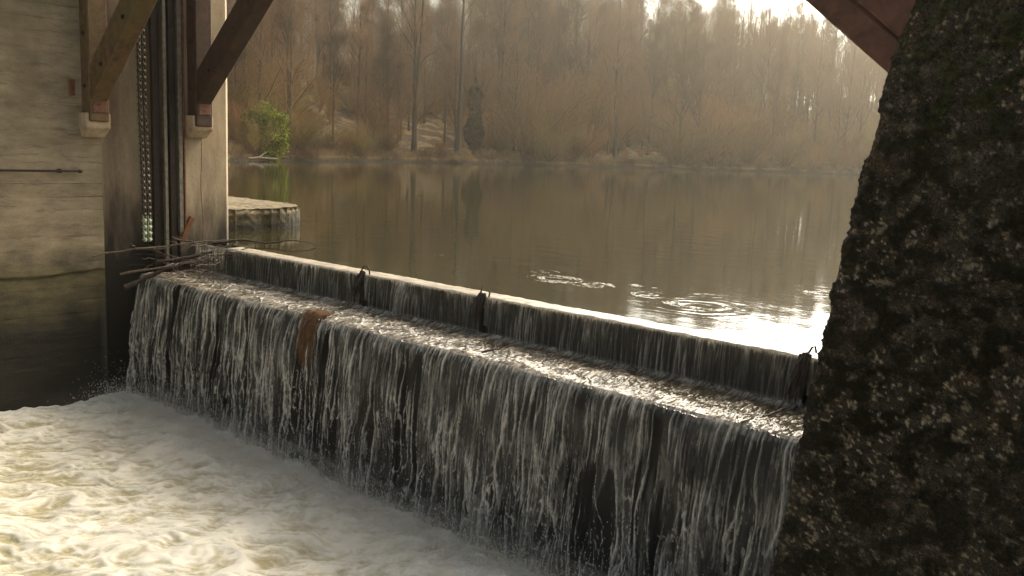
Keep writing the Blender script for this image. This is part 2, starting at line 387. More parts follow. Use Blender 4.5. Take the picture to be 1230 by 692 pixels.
def wall_disp(l, z):
    d = .008*fbm(l*3, z*9, 4, 3)
    fr = np.abs(z/.205-np.round(z/.205)); brd = noise(np.floor(z/.205)*7.7, l*.3, 4)
    d = d + brd*.008 - .010*sst(.05, .0, fr)*sst(.05, .35, noise(l*1.2, np.round(z/.205)*5.1, 8))
    led = -.40+.05*noise(l*1.1, 0, 12)+.03*noise(l*5, 1, 13)+ .075*(l-9.0)*.5
    d = d - .05*sst(led+.012, led-.012, z) - .03*np.exp(-((z-led+.015)/.018)**2)
    return d
root = empty('abutment_wall', (-14.7, 2, 0), 'tall board-marked concrete wall at the left, tan above and dark with algae and painted shade below', 'wall')
P1 = [(-14.7, -4), (-14.7, 6.42), (-15.12, 6.42)]
V, Fq = wall_strip([(-14.7, -4), (-14.7, 6.42)], -3.6, 6, .02, .05, wall_disp)
def rel(V, r): return V-np.array(r.location)
mesh_obj('wall_face', rel(V, root), Fq, CONC, root)
V, Fq = wall_strip([(-14.7, 6.42), (-15.12, 6.42), (-15.12, 7.72), (-14.7, 7.72)], -3.6, 6, .04, .05, lambda l, z: .006*fbm(l*4, z*4, 3, 5))
mesh_obj('gate_niche', rel(V, root), Fq, NICHE, root)
V, Fq = wall_strip([(-14.7, 7.72), (-14.7, 8.6), (-14.78, 8.68), (-19, 8.68), (-19, -4), (-14.7, -4)], -3.6, 6, .04, .06, lambda l, z: .006*fbm(l*3, z*5, 4, 6))
mesh_obj('upstream_face', rel(V, root), Fq, SMOOTHC, root)
top = MB(); top.box((-17.1, .75, 6.05), (3.95, 9.4, .1)); top.V[-1] -= np.array(root.location); top.build('wall_cap', CONC, root)

# handrail-like pipe fixed on the wall
root = empty('wall_pipe', (-14.62, 5, 1.23), 'thin dark pipe fixed level on the tan concrete wall', 'pipe')
m = MB(); m.tube([(0, y, 0) for y in (-3, -1, 0, 1.02)], [.017]*4, 8); m.tube([(0, 1.02, 0), (0, 1.06, 0), (0, 1.09, 0)], [.03, .03, .004], 8); m.build('pipe', STEEL, root, True)
for yy in (-2.2, -.75, .75):
    m = MB(); m.box((-.04, yy, 0), (.10, .04, .06)); m.build('bracket', STEEL, root)

# round-ended concrete platform standing in the lake behind the wall
pts = [(-19.6, 8.75), (-16.5, 8.75), (-16.42, 9.8), (-16.5, 10.5)]
for a in np.linspace(-10, 90, 12): pts.append((-18.0+1.5*math.cos(math.radians(a))-.02, 10.72+1.35*math.sin(math.radians(a))))
pts += [(-20.4, 12.1)]
V1, F1 = wall_strip(pts, -3.6, .42, .03, .05, lambda l, z: .05*fbm(l*2.5, z*3, 5, 21, .6)-(.05+.04*noise(l*4, 0, 5))*sst(.30, .42, z))
zt = .42; tri = MB(); tri.add(V1, F1)
pp = np.array([(x, y) for x, y in pts]); cx, cy = -18.6, 10.3
rings = []
for k in np.linspace(.985, 0, 16):
    dens = []
    for (x0, y0), (x1, y1) in zip(pts, pts[1:]+pts[:1]):
        for s in np.linspace(0, 1, 10, endpoint=False): dens.append((x0+(x1-x0)*s, y0+(y1-y0)*s))
    dd = np.array(dens); q = np.array([cx, cy])+(dd-[cx, cy])*k
    rings.append(np.column_stack([q, zt+.035*fbm(q[:, 0]*4, q[:, 1]*4, 4, 33)+.02*(1-k)]))
rg = np.array(rings); rg = np.concatenate([rg, rg[:, :1]], 1); tri.add(rg.reshape(-1, 3), grid_faces(rg.shape[0], rg.shape[1]))
t = NT('mottled_platform_concrete'); o = t.obj(); n1 = t.noise(o, 5, 6, .7); n2 = t.noise(o, 40, 4, .7); nz = t.n('SeparateXYZ', Vector=t.n('NewGeometry').outputs['Normal']).outputs['Z']
c = t.mix(t.ramp(n1, .35, .62), (.10, .08, .045), (.33, .27, .17)); c = t.mix(t.ramp(nz, .6, .3), c, t.mix(t.ramp(n1, .4, .65), (.03, .026, .011), (.11, .085, .042)))  # paler where it faces up, darker on the sides
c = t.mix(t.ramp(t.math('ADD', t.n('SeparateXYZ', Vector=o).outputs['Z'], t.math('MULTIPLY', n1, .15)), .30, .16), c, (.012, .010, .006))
c = t.mix(t.math('MULTIPLY', t.ramp(n2, .5, .7), .4), c, (.07, .06, .03))
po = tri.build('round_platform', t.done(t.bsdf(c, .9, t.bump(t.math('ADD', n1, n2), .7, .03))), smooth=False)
tag(po, 'low round-ended concrete platform in the lake behind the left wall, paler on top', 'platform')

# gate guide rails in the niche
root = empty('gate_guide', (-14.75, 7.6, 0), 'tall dark and pale steel rails in the wall niche right of the chain', 'gate rail')
for nm, yy, wd, mt_, xo, z0 in (('guide_channel', -.20, .13, STEEL, -.12, -.5), ('guide_rail', -.085, .055, GALV, -.03, -.4), ('guide_channel', .03, .10, STEEL, -.02, -.4), ('guide_rail', .145, .07, GALV, .035, .2), ('guide_channel', .205, .028, RUST, .05, .15)):
    m = MB(); m.box((xo, yy, (z0+5.2)/2), (.08, wd, 5.2-z0), bev=.006)
    if wd > .09:
        for zz in np.arange(z0+.4, 5, .6): m.box((xo+.045, yy, zz), (.018, .03, .03), bev=.004)
    m.build(nm, mt_, root)
m = MB(); m.box((.07, .24, .27), (.06, .09, .42), Matrix.Rotation(-.45, 3, 'X'), .01); m.build('bent_plate', RUST, root)

# roller chain, two strands hanging side by side
root = empty('hoist_chain', (-14.5, 7.0, 0), 'long double hoist chain hanging in the wall niche, its lowest links pale green', 'chain')
cm = MB(); cg = MB(); zz = 4.6; k = 0
ico_an = np.linspace(0, 2*PI, 9)[:-1]
while zz > .08:
    tg = cg if zz < .52 else cm
    x = .012*math.sin(zz*2.2); y0_ = (.0+(4-zz)*.018)-.02
    for s in (-1, 1):
        yc = y0_+s*.05
        if k % 2 == 0:   # barrel
            tg.tube([(x, yc-.032, zz), (x, yc-.026, zz), (x, yc+.026, zz), (x, yc+.032, zz)], [.012, .036, .036, .012], 10)
        else:
            for q in (-.026, .026): tg.box((x, yc+q, zz), (.045, .012, .125), bev=.008)
    if k % 2 == 0: tg.tube([(x, y0_-.115, zz), (x, y0_-.11, zz), (x, y0_+.11, zz), (x, y0_+.115, zz)], [.004, .011, .011, .004], 6)
    zz -= .052; k += 1
root.scale = (.85, .78, 1)
cm.build('chain_links', CHAINM, root, True); cg.build('painted_links', CHAINP, root, True)

# timber trusses of the footbridge that spans the weir
def beam(a, b, wy, h, bev=.015, off=0):
    "beam from a to b in an XZ plane; wy thickness along Y, h depth"
    a = Vector(a); b = Vector(b); d = (b-a); L = d.length; d.normalize(); n = Vector((0, 1, 0)); u = d.cross(n)
    R = Matrix((d, n, u)).transposed(); c = (a+b)/2+u*off
    return tuple(c), (L, wy, h), np.array(R)
def truss(y, wy, lab, z2, mats, hh):
    root = empty('bridge_truss', (-14.55, y, 2.0), lab, 'timber truss', 'timber trusses carrying the footbridge over the weir')
    def put(nm, mt_, *bs):
        m = MB()
        for c, s, R in bs: m.box(c, s, R, .018)
        v = m.V; m.V = [a-np.array(root.location) for a in v]; return m.build(nm, mt_, root)
    # left post
    put('post', mats[0], ((-14.53, y, 3.65), (.30, wy, 3.3), None))
    # left brace: underside runs from (-14.5, z2) up at 40 degrees
    sl_ = math.radians(39.5); d = Vector((math.cos(sl_), 0, math.sin(sl_))); n = Vector((-math.sin(sl_), 0, math.cos(sl_)))
    a = Vector((-14.40, y-.004, z2+.08)); b = a+d*3.9
    c, s, R = beam(a+n*hh*.5, b+n*hh*.5, wy-.03, hh); 
    put('brace', mats[1], (c, s, R))
    foot = MB(); foot.box((-14.50-root.location.x, 0, z2-.0-root.location.z), (.26, wy-.06, .20), bev=.02); foot.build('brace_foot', RUSTWOOD, root)
    for bx_, bz_ in ((-14.53, z2+.32), (-14.53, z2+1.1), (-13.95, z2+.62), (-13.2, z2+1.25)):
        m = MB(); yb = y-wy/2-.004
        m.tube([(bx_, yb, bz_), (bx_, yb-.008, bz_), (bx_, yb-.010, bz_)], [.038, .038, .02], 10); m.tube([(bx_, yb-.010, bz_), (bx_, yb-.028, bz_), (bx_, yb-.029, bz_)], [.019, .019, .002], 6)
        m.V = [a-np.array(root.location) for a in m.V]; m.build('bolt', STEEL, root)
    put('girder', DARKWOOD, ((-8.2, y, 5.0), (13.4, wy, .38), None))
    # right brace, resting against the mossy pier
    a = Vector((-1.9, y-.004, 2.03)); d = Vector((-math.cos(sl_), 0, math.sin(sl_))); n = Vector((math.sin(sl_), 0, math.cos(sl_)))
    b = a+d*4.3
    put('brace', REDWOOD, beam(a+n*.10, b+n*.10, wy-.01, .197), beam(a+n*.345, b+n*.345, wy+.004, .285))
    return root
RUSTWOOD = mat_plain('crumbling_red_wood', (.15, .07, .045), .9, 0, .5, 18, .8)
truss(6.27, .30, 'near timber truss, its mossy brown left brace on the corbel by the chain', 2.22, (OLDWOOD, OLDWOOD), .42)
truss(8.02, .30, 'far timber truss, its darker left brace on the corbel beside the lake', 2.28, (DARKWOOD, DARKWOOD), .42)
def corbel(y, z, lab):
    # bevelled block, narrower below
    s = .19; h = .17
    Vv = np.array([(-.14, -s, h), (.19, -s, h), (.19, s, h), (-.14, s, h), (-.14, -s, -.06), (.19, -s, -.06), (.19, s, -.06), (-.14, s, -.06), (-.14, -s*.85, -.2), (.04, -s*.8, -.2), (.04, s*.8, -.2), (-.14, s*.85, -.2)])
    F_ = [[0, 1, 2, 3], [0, 4, 5, 1], [1, 5, 6, 2], [2, 6, 7, 3], [3, 7, 4, 0], [4, 8, 9, 5], [5, 9, 10, 6], [6, 10, 11, 7], [7, 11, 8, 4], [8, 11, 10, 9]]
    m = MB(); m.add(Vv, F_); o = m.build('stone_corbel', CORB); o.location = (-14.62, y, z)
    md = o.modifiers.new('b', 'BEVEL'); md.width = .02; md.segments = 2
    tag(o, lab, 'corbel', 'stone corbels under the timber braces')
corbel(6.27, 1.96, 'pale stone corbel on the tan wall left of the chain')
corbel(8.02, 2.01, 'pale stone corbel between the gate rails and the lake')
m = MB(); m.box((-14.69, 5.98, 2.5), (.05, .09, .24)); m.box((-14.655, 5.98, 2.5), (.03, .03, .05)); tag(m.build('wall_plate', RUST), 'small rusty plate on the wall just left of the near timber post', 'metal plate')
# thin wire hanging at the pier
zs = np.linspace(1.85, .1, 14); m = MB(); m.tube([(-14.60+.012*math.sin(z*3), 8.07+.015*math.sin(z*5), z) for z in zs], [.006]*14, 5)
tag(m.build('hanging_wire', RUST, smooth=True), 'thin rusty wire hanging below the corbel beside the lake', 'wire')

# ------------------------------------------------------------------ right pier
def edge_x(z): return np.interp(z, [-3.6, -2.6, -1.2, 1.0, 2.37, 2.82, 6], [-3.12, -2.98, -2.79, -2.52, -2.30, -2.18, -1.45])
def pier_disp(l, z, seed=0):
    big = fbm(l*2.2, z*2.2, 4, 51+seed); cl_ = fbm(l*6.2, z*7.0, 4, 61+seed, .6); fine = fbm(l*24, z*24, 3, 71+seed, .6)
    moss = sst(-.08, .14, cl_+.35*big+.25*fine+.10*sst(0, -2, z))
    blob = 1-np.clip(np.sqrt(np.abs(noise(l*13, z*14, 81+seed)))*1.5, 0, 1)
    lich = sst(.42, .62, noise(l*11, z*12, 91+seed)+.7*noise(l*38, z*38, 92+seed))*(1-moss*.6)*.55
    chip = sst(.50, .60, noise(l*30, z*32, 95+seed)+.3*noise(l*80, z*80, 96))
    area = sst(-.25, .4, noise(l*1.0+3, z*1.2, 98)+.4*noise(l*3, z*3, 99)); lich = np.clip((lich*.9+chip*(1-moss*.6))*(.38+.62*area), 0, 1)
    brd = -.012*sst(.018, 0, np.abs(z-1.97+.03*noise(l*2, 0, 3)))-.02*sst(.012, 0, np.abs(z-1.03+.02*(l)*.3+.03*noise(l*3, 0, 5)))
    d = .009*big + moss*(.008+.020*blob) + .007*fine + brd*(1-moss) + .006*lich
    return d, moss, lich
root = empty('stone_pier', (-1, 6.5, 0), 'massive dark leaning pier at the right, thick with moss and lichen', 'pier')
Vs = []; Fs = []; ms = []; li = []; n = 0
# downstream face (Y = 6) with battered left edge, then river face back to Y = 10.5
zs = np.arange(-3.0, 4.2, .012)
def add_face(P, nrm, l, z, seed, fade=None):
    global n
    d, mo, lc = pier_disp(l, z, seed)
    if fade is not None: d = d*fade
    V = P+nrm*d[..., None]; Vs.append(V.reshape(-1, 3)); Fs.append(grid_faces(*V.shape[:2], n)); ms.append(mo.ravel()); li.append(lc.ravel()); n += V[..., 0].size
# continuous strip wrapped round a rounded corner: parameter s: 0..4.2 along front face (X from +1.6 to edge), then along the river side
ss = np.concatenate([np.arange(0, 1.4, .04), np.arange(1.4, 4.1, .012), np.arange(4.1, 8.6, .03)])
LF = 4.0; rc = .07
Sg, Zg = np.meshgrid(ss, zs, indexing='ij'); ex = edge_x(Zg)
wob = .012*noise(Zg*2.3, 0, 44)+.012*noise(Zg*7, 0, 45); ex = ex+wob
u1 = np.clip(Sg, 0, LF-rc)/(LF-rc)
x0_ = 1.6; X = x0_+(ex+rc-x0_)*u1; Y = np.full_like(X, 6.0)
a = np.clip((Sg-(LF-rc))/(rc*PI/2), 0, 1)*PI/2
X = X-np.sin(a)*rc; Y = Y+rc-np.cos(a)*rc
s3 = np.clip(Sg-(LF-rc+rc*PI/2), 0, None); Y = Y+s3
nx = -np.sin(a); ny = -np.cos(a)
P = np.stack([X, Y, Zg], -1); Nn = np.stack([nx, ny, np.zeros_like(nx)], -1)
add_face(P, Nn, Sg, Zg, 0)
V = np.concatenate(Vs)
mesh_obj('pier_face', rel(V, root), np.concatenate(Fs), PIER, root, {'moss': np.concatenate(ms), 'lichen': np.concatenate(li)})
m = MB(); m.add(np.array([(x, y, z) for z in (-3.0, 4.1) for x, y in ((-2.6+(.75 if z > 0 else -.3), 6.3), (1.6, 6.3), (1.6, 10.5), (-2.6+(.75 if z > 0 else -.3), 10.5))])-np.array(root.location), [[3, 2, 1, 0], [4, 5, 6, 7], [1, 2, 6, 5], [2, 3, 7, 6]])
m.build('pier_core', mat_plain('dark_pier_concrete', (.08, .062, .042), .9), root)

# ------------------------------------------------------------------ weir
XL, XR = -14.69, -2.55
WET = mat_plain('black_wet_concrete', (.011, .009, .006), .75, 0, .5, 9, .5)
t = NT('wet_sill_painted_sheen'); o = t.obj(); n1 = t.noise(t.scaled(o, (.5, 2, 2)), 5, 7, .75)
SILL = t.done(t.bsdf(t.mix(t.ramp(n1, .35, .65), (.22, .17, .11), (.62, .54, .42)), .32, t.bump(n1, .25, .006), **{'Specular__IOR__Level': .6}))  # pale tone stands in for the sky glinting on the water film
STONE = mat_plain('wet_grey_concrete', (.10, .085, .06), .5, 0, .4, 9)
root = empty('weir', (-8.6, 8, -3), 'two-step weir across the river with a pale sill and a broad lower step', 'weir')
def wbox(nm, mt_, x0, x1, y0, y1, z0, z1):
    m = MB(); m.box(((x0+x1)/2-root.location.x, (y0+y1)/2-root.location.y, (z0+z1)/2-root.location.z), (x1-x0, y1-y0, z1-z0), bev=.015); return m.build(nm, mt_, root)
xs_ = np.arange(XL+.95, XR, .02); pr_ = np.array([(-.35, 0, 0), (-.02, 0, 0), (.002, .008, 1), (.010, .03, 1), (.012, .10, 1), (.010, .2, 1), (.012, .28, 1), (.004, .335, 1), (-.05, .345, 0)])
Xs_, K_ = np.meshgrid(xs_, np.arange(len(pr_)), indexing='ij'); chipn = .014*fbm(xs_*3, 0*xs_, 4, 300)+.022*sst(.30, .42, noise(xs_*5, 0*xs_+2, 301)); zs_ = .010*noise(xs_*1.1, 0*xs_, 302)
Ys_ = 8.02+pr_[:, 1][None]+(chipn[:, None]*(K_ < 5)); Zs_ = pr_[:, 0][None]+(.006*noise(Xs_*9, K_*.9, 303)+zs_[:, None]*.6)*pr_[:, 2][None]
mesh_obj('sill', rel(np.stack([Xs_, Ys_, Zs_], -1).reshape(-1, 3), root), grid_faces(len(xs_), len(pr_)), SILL, root)
wbox('gate_leaf', WET, XL, XR, 8.04, 8.40, -3, -.36)
wbox('step', WET, XL, XR, 7.06, 8.02, -3, -.50)
wbox('apron_edge', STONE, XL, XR, 6.97, 7.05, -2.36, -2.31)
wbox('apron', WET, XL, XR, 6.985, 7.055, -3, -2.364)

# upper fall: thin veil over the gate
def falls(name, nx, nd, D, y_top, z_top, v, maker, mat):
    x = np.linspace(XL+.01, XR-.02, nx); d = np.linspace(0, 1, nd)**1.0*D
    Xg, Dg = np.meshgrid(x, d, indexing='ij')
    tau = np.sqrt(2*Dg/9.81)
    lip = .10
    out, op, fo, dx = maker(Xg, Dg, tau)
    Yg = y_top - v*tau - out
    Zg = z_top - Dg
    V = np.stack([Xg+dx, Yg, Zg], -1).reshape(-1, 3)
    o = mesh_obj(name, V, grid_faces(nx, nd), mat, None, {'op': op, 'foam': fo})
    return tag(o, kind='structure')
HOOKX = [-10.08, -7.73, -3.54]
def upper(X, D, tau):
    T = tau*3
    n1 = noise(X*26+1.5*noise(X*3, T*1.2, 2), T*1.1, 3); n2 = noise(X*60, T*1.5, 4); cm_ = fbm(X*1.1, T*.3, 3, 5)
    s = np.clip(ridge(X*19, T*.9, 6)**4*1.1*sst(-.25, .3, noise(X*5, T*1.3, 7)+.2), 0, 1)
    fo = .10+.16*sst(0, .5, n1)+1.0*s*(.35+.65*sst(-.2, .3, cm_))+.2*sst(.2, .6, n2)
    out = .010*n1+.006*n2+.014*s
    op = np.full_like(X, .93)
    for hx in HOOKX:
        g = np.exp(-((X-hx-.02-D*.12)/(.035+.05*D))**2); op = op*(1-.9*g); 
    for hx in [-9.25]:
        g = np.exp(-((X-hx)/.07)**2); out = out+.12*g*np.sin(np.clip(D/.45, 0, 1)*PI*.55); fo = fo+g*.5
    fo = fo*sst(-.02, .05, D) + .5*np.exp(-(D/.02)**2)
    fo = fo + .5*sst(.40, .46, D)
    return out, op, np.clip(fo, 0, 1), 0*X
UPW = mat_fall('thin_falling_veil', (.72, .66, .56), (.026, .024, .019))
falls('upper_cascade', 2600, 40, .47, 8.015, .010, .16, upper, UPW)
# small rounded lip joins sill to the veil
# turbulent step
def zstep(X, Y):
    Xs = X-.25*(Y-7.5)+.06*noise(X*3, Y*3, 99)
    n_ = fbm(Xs*11, Y*1.9, 5, 101, .60); k = ridge(Xs*26+1.2*noise(X*7, Y*3, 3), Y*1.7, 102)
    return n_, k
nx, ny = 2200, 130
x = np.linspace(XL+.01, XR-.02, nx); s = np.linspace(0, 1, ny)
Xg, Sg = np.meshgrid(x, s, indexing='ij')
lipy = 7.0+.035*noise(Xg*1.3, 0, 110)+.02*noise(Xg*5, 0, 111)
Yg = 7.99+(lipy-7.99)*Sg
n_, k = zstep(Xg, Yg)
n3 = noise(Xg*52, Yg*8, 104)
Zg = -.46+.026*n_+.010*k*(.5+n3)+.005*n3+.02*noise(Xg*2.5, Yg*3, 109) + .03*np.exp(-((Yg-7.93)/.05)**2)-.02*sst(.85, 1, Sg)
diag = ridge(Xg*2.2+Yg*2.0+.5*noise(Xg*2, Yg*2, 7), Yg*.25, 105)
Zg = Zg+.008*sst(.75, .98, diag)
# a drag line where the hook splits the flow
for hx in HOOKX[2:]+[-10.1]:
    Zg = Zg-.05*np.exp(-((Xg-hx-(7.95-Yg)*-.15)/.02)**2)
Zlip = Zg[:, -1]
fo = np.clip(.28+.8*n_+.5*(k-.5)+.35*n3+.25*noise(Xg*2, Yg*3, 108)+.3*np.exp(-((Yg-7.93)/.07)**2), 0, 1)
t = NT('broken_shallow_water'); o = t.obj(); f_ = t.attr('foam'); nn = t.noise(t.scaled(o, (1, .14, 1)), 42, 4, .6)
c = t.mix(t.ramp(t.math('ADD', f_, t.math('SUBTRACT', nn, .5)), .25, 1.1), (.085, .070, .048), (.46, .41, .33))
STEPW = t.done(t.bsdf(c, .15, t.bump(nn, .45, .010), IOR=1.33, **{'Specular__IOR__Level': .8}))
tag(mesh_obj('step_water', np.stack([Xg, Yg, Zg], -1).reshape(-1, 3), grid_faces(nx, ny), STEPW, None, {'foam': fo}), kind='structure')

def lower_maker(seed, gapbias, offy):
    def lower(X, D, tau):
        T = tau*3.2
        fall = sst(.03, 1.5, D)
        wob = .06*D/2*noise(X*4, T*2.2, 120+seed)+.030*(.12+.8*D)*noise(X*10, T*4.2, 121+seed)+.018*(.15+D)*noise(X*24, T*8, 122+seed)+.006*(.2+D)*noise(X*50, T*16, 123+seed)
        Xw = X+wob
        cu_ = noise(Xw*1.9, T*.25, 130+seed)*.7+.75*noise(Xw*5.2+3, T*.45, 131+seed)+.35*noise(Xw*13, T*.9, 132)+.18*noise(Xw*30, T*3, 133)*fall
        thr = -.62+.26*fall+gapbias
        body = sst(thr-.04, thr+.16, cu_)
        def strands(k, wx_, sd, p):
            u = Xw*k+wx_*(.12+fall)*noise(X*k*.45, T*1.5, sd)+.30*noise(X*k*.9, T*3.2, sd+1)*(.15+fall)+.35*noise(X*k*.6, 0, sd+2)
            fr = u-np.floor(u); idn = np.floor(u)
            hid = _h(idn, idn*0+sd, sd)/(2*PI)
            a_ = .25+.75*sst(-.35, .3, noise(idn*3.7, T*.9+hid*9, sd+3))
            return (1-np.abs(fr-.5)*2), a_
        f1, a1 = strands(9, 1.1, 140+seed, 0); f2, a2 = strands(19, 1.5, 150+seed, 0); f5, a5 = strands(38, 2.2, 160+seed, 0); f4, a4 = strands(12, 3.0, 170+seed, 0)
        f3 = noise(Xw*44, T*4.5, 142+seed)
        F1 = f1**5*a1; F2 = f2**4*a2; F4 = f4**7*a4; F5 = f5**3*a5
        amp = sst(-.3, .35, noise(Xw*4, T*1.8, 146))
        holes = sst(.0, .28, fbm(Xw*13, T*4.0, 4, 143+seed, .62)-.04)*sst(.35, 1.7, D)
        edge = np.exp(-((cu_-thr-.06)/.07)**2)
        grain = sst(.0, .55, f3+.5*noise(Xw*80, T*14, 147))
        fo = .02+.95*F1*(.5+.5*amp)+.80*F2*(.5+.5*amp)+.52*F5*(.4+.6*amp)+.22*grain*amp+.35*edge*body+.65*F4*fall+.16*sst(-.1, .5, noise(Xw*3, T*1.5, 148))
        top = np.exp(-(D/.09)**2)
        fo = fo*(.8+.2*body)+.30*top*(.5+f3)
        fo = fo*(1.05+.5*sst(-.35, .35, noise(X*1.3, T*.5, 150)))
        strand = sst(.30, .65, F1+.8*F2*amp+F4*fall)
        op = body*(.68-.62*holes)*(.70+.30*sst(-.25, .2, noise(Xw*7, T*2, 149)))+strand*(.55+.45*sst(thr-.35, thr, cu_))*.92
        op = np.clip(np.maximum(op, top*sst(thr-.25, thr, cu_)), 0, .98)
        out = offy+.05*cu_*sst(0, .4, D)+.030*F1+.018*F2+.010*f3+.014*F4*fall+.05*noise(X*2.5, T*1.5, 160+seed)*sst(0, 1, D)
        out = out*sst(-.02, .12, D)
        # rust-brown weed drags water aside
        return out, op, np.clip(fo, 0, 1), wob
    return lower
LOW = mat_fall('falling_strands', (.95, .89, .79), (.018, .016, .012))
def lower_sheet(name, seed, gb, offy, nx, nd):
    return falls(name, nx, nd, 1.98, 7.03, -.455, .36, lower_maker(seed, gb, offy), LOW)
lower_sheet('lower_cascade', 0, 0, .02, 2000, 230)

# ------------------------------------------------------------------ foam pool
def pool(x0, x1, y0, y1, res):
    x = np.arange(x0, x1, res); y = np.arange(y0, y1, res); X, Y = np.meshgrid(x, y, indexing='ij')
    wx = X+.35*fbm(X*1.1, Y*1.1, 3, 201)+.10*Y; wy = Y+.35*fbm(X*1.1, Y*1.1, 3, 202)
    big = fbm(wx*.55, wy*.6, 3, 210); md_ = fbm(wx*2.6, wy*1.5, 4, 211, .5); r1 = ridge(wx*1.5+.5*big, wy*1.1, 212); r2 = ridge(wx*5+1.0*md_, wy*2.6, 213); fn = fbm(wx*15, wy*9, 4, 214, .6)
    near = np.exp(-((Y-6.2)/1.1)**2)
    A_ = X*.74+Y*.67; B_ = -X*.67+Y*.74; q1 = fbm(A_*.7, B_*.9, 3, 230); q2 = fbm(A_*.8+5, B_*.9, 3, 231)
    Aw = A_+.5*q1; Bw = B_+.45*q2
    s1 = ridge(Aw*1.2+.4*q2, Bw*3.2, 232); s2 = ridge(Aw*2.6+.7*q1, Bw*7.5+.8*q2, 233); s3 = fbm(Aw*5, Bw*13, 4, 234, .6); s4 = ridge(Aw*7+1.0*s3, Bw*17, 235)
    chop = fbm(X*5.5, Y*4.5, 4, 217, .6)
    Z = -2.47+.14*big+.045*md_+.035*(s1-.5)+.011*(s2-.5)+.005*s3+near*(.075*chop+.022*fn)
    Z = Z+.06*np.exp(-((Y-6.4)/.5)**2)*(1+.9*noise(X*1.8, 0, 220))*sst(-3, -9, X)
    fo = .50+.45*md_+.32*(s1-.4)+.45*(s2**2-.35)+.55*s3+.35*(s4**2-.35)+.35*big+.20*near+.45*near*chop
    return X, Y, Z, np.clip(fo, 0, 1)
FOAM = mat_foam()
X, Y, Z, fo = pool(-14.72, 2.0, -4, 6.95, .022)
tag(mesh_obj('churning_water', np.stack([X, Y, Z], -1).reshape(-1, 3), grid_faces(*X.shape), FOAM, None, {'foam': fo}), kind='structure')
sheet('river_water', [(-14.72, -120), (40, -120), (40, -3.98), (-14.72, -3.98)], -2.46, LAKE)

# spray droplets thrown up along the foot of the fall
rs = RS(5); N = 22000
px_ = rs.uniform(XL+.1, XR-.2, N); hgt = rs.exponential(.15, N); hgt = np.minimum(hgt, .9); py_ = 6.62-np.abs(rs.normal(0, .32, N))-.05
pz_ = -2.42+hgt; rad = rs.uniform(.0025, .0085, N)*(1-.5*hgt)
tet = np.array([(1, 0, 0), (-1, 0, 0), (0, 1, 0), (0, -1, 0), (0, 0, 1.5), (0, 0, -1.5)], float)
fc = np.array([(0, 2, 4), (2, 1, 4), (1, 3, 4), (3, 0, 4), (2, 0, 5), (1, 2, 5), (3, 1, 5), (0, 3, 5)])
V = (np.stack([px_, py_, pz_], 1)[:, None]+tet[None]*rad[:, None, None]).reshape(-1, 3); Fq = (fc[None]+np.arange(N)[:, None, None]*6).reshape(-1, 3)
sp = mesh_obj('spray', V, Fq, mat_plain('white_spray', (.7, .66, .58), .4, 0, .1)); tag(sp, 'fine white spray drifting at the foot of the fall', 'spray', kind='stuff')

# soft mist hugging the foot of the fall
t = NT('fall_mist'); o = t.obj(); P = t.n('SeparateXYZ', Vector=o)
nm_ = t.noise(o, 2.2, 3, .6)
fz = t.ramp(P.outputs['Z'], -1.75, -2.4); fy = t.math('MULTIPLY', t.ramp(P.outputs['Y'], 4.6, 6.1), t.ramp(P.outputs['Y'], 6.75, 6.5))
den = t.math('MULTIPLY', t.math('MULTIPLY', t.math('POWER', fz, 1.6), fy), t.ramp(nm_, .36, .62))
den = t.math('MULTIPLY', den, t.math('MULTIPLY', t.ramp(P.outputs['X'], -14.0, -12.2), 2.0))
vo = t.n('VolumePrincipled', Density=den, Color=(.93, .88, .80), Anisotropy=.2); t.put(t.out.inputs['Volume'], vo.outputs[0])
m = MB(); m.box((-8.75, 5.7, -1.97), (11.8, 2.2, .9)); mo = m.build('mist', t.m); tag(mo, 'pale mist hanging over the foam below the weir', 'mist', kind='stuff')

# ------------------------------------------------------------------ debris
def wiggle(a, b, n, amp, seed, sag=0):
    rs = RS(seed); a = np.array(a, float); b = np.array(b, float); t_ = np.linspace(0, 1, n)[:, None]
    off = np.cumsum(rs.normal(0, 1, (n, 3)), 0); off -= off[0]+(off[-1]-off[0])*t_
    off /= np.abs(off).max()+1e-6
    P = a+(b-a)*t_+off*amp; P[:, 2] -= sag*np.sin(t_[:, 0]*PI); return P
def branch(nm, a, b, r, amp, seed, lab, mat=BRANCH, twigs=0, grp=None, tw=.4, sag=0):
    P = wiggle(a, b, 12, amp, seed, sag); c0 = P[0].copy(); m = MB(); R = np.linspace(r, r*.35, 12)*(1+.15*RS(seed+1).normal(0, 1, 12)); m.tube(P-c0, np.abs(R), 8)
    root = empty(nm, c0, lab, 'branch', grp)
    m.build('stem', mat, root, True)
    rs = RS(seed+2)
    for q in range(twigs):
        i = rs.randint(2, 11); e = P[i]+rs.normal(0, 1, 3)*tw*np.array([1, 1, .5]); m = MB(); Q = wiggle(P[i], e, 8, .04, seed+q+9)-c0; m.tube(Q, np.linspace(r*.4, r*.1, 8), 5); m.build('twig', mat, root, True)
    return root
def hz(px, y, X=None): pass
branch('dead_branch', (-14.4, 8.05, .03), (-13.35, 9.55, .03), .024, .07, 3, 'longest bare branch, reaching from the debris out over the lake surface', BRANCH, 5, 'branches caught at the weir end', .3)
branch('dead_branch', (-14.66, 6.2, -.12), (-13.95, 8.5, .12), .018, .05, 8, 'slender branch bending from the dark wall across the debris', BRANCHL, 2, 'branches caught at the weir end', .25)
branch('dead_branch', (-14.55, 6.6, -.42), (-13.3, 8.3, .06), .022, .06, 14, 'pale branch curving up over the start of the sill', BRANCHL, 3, 'branches caught at the weir end', .3)
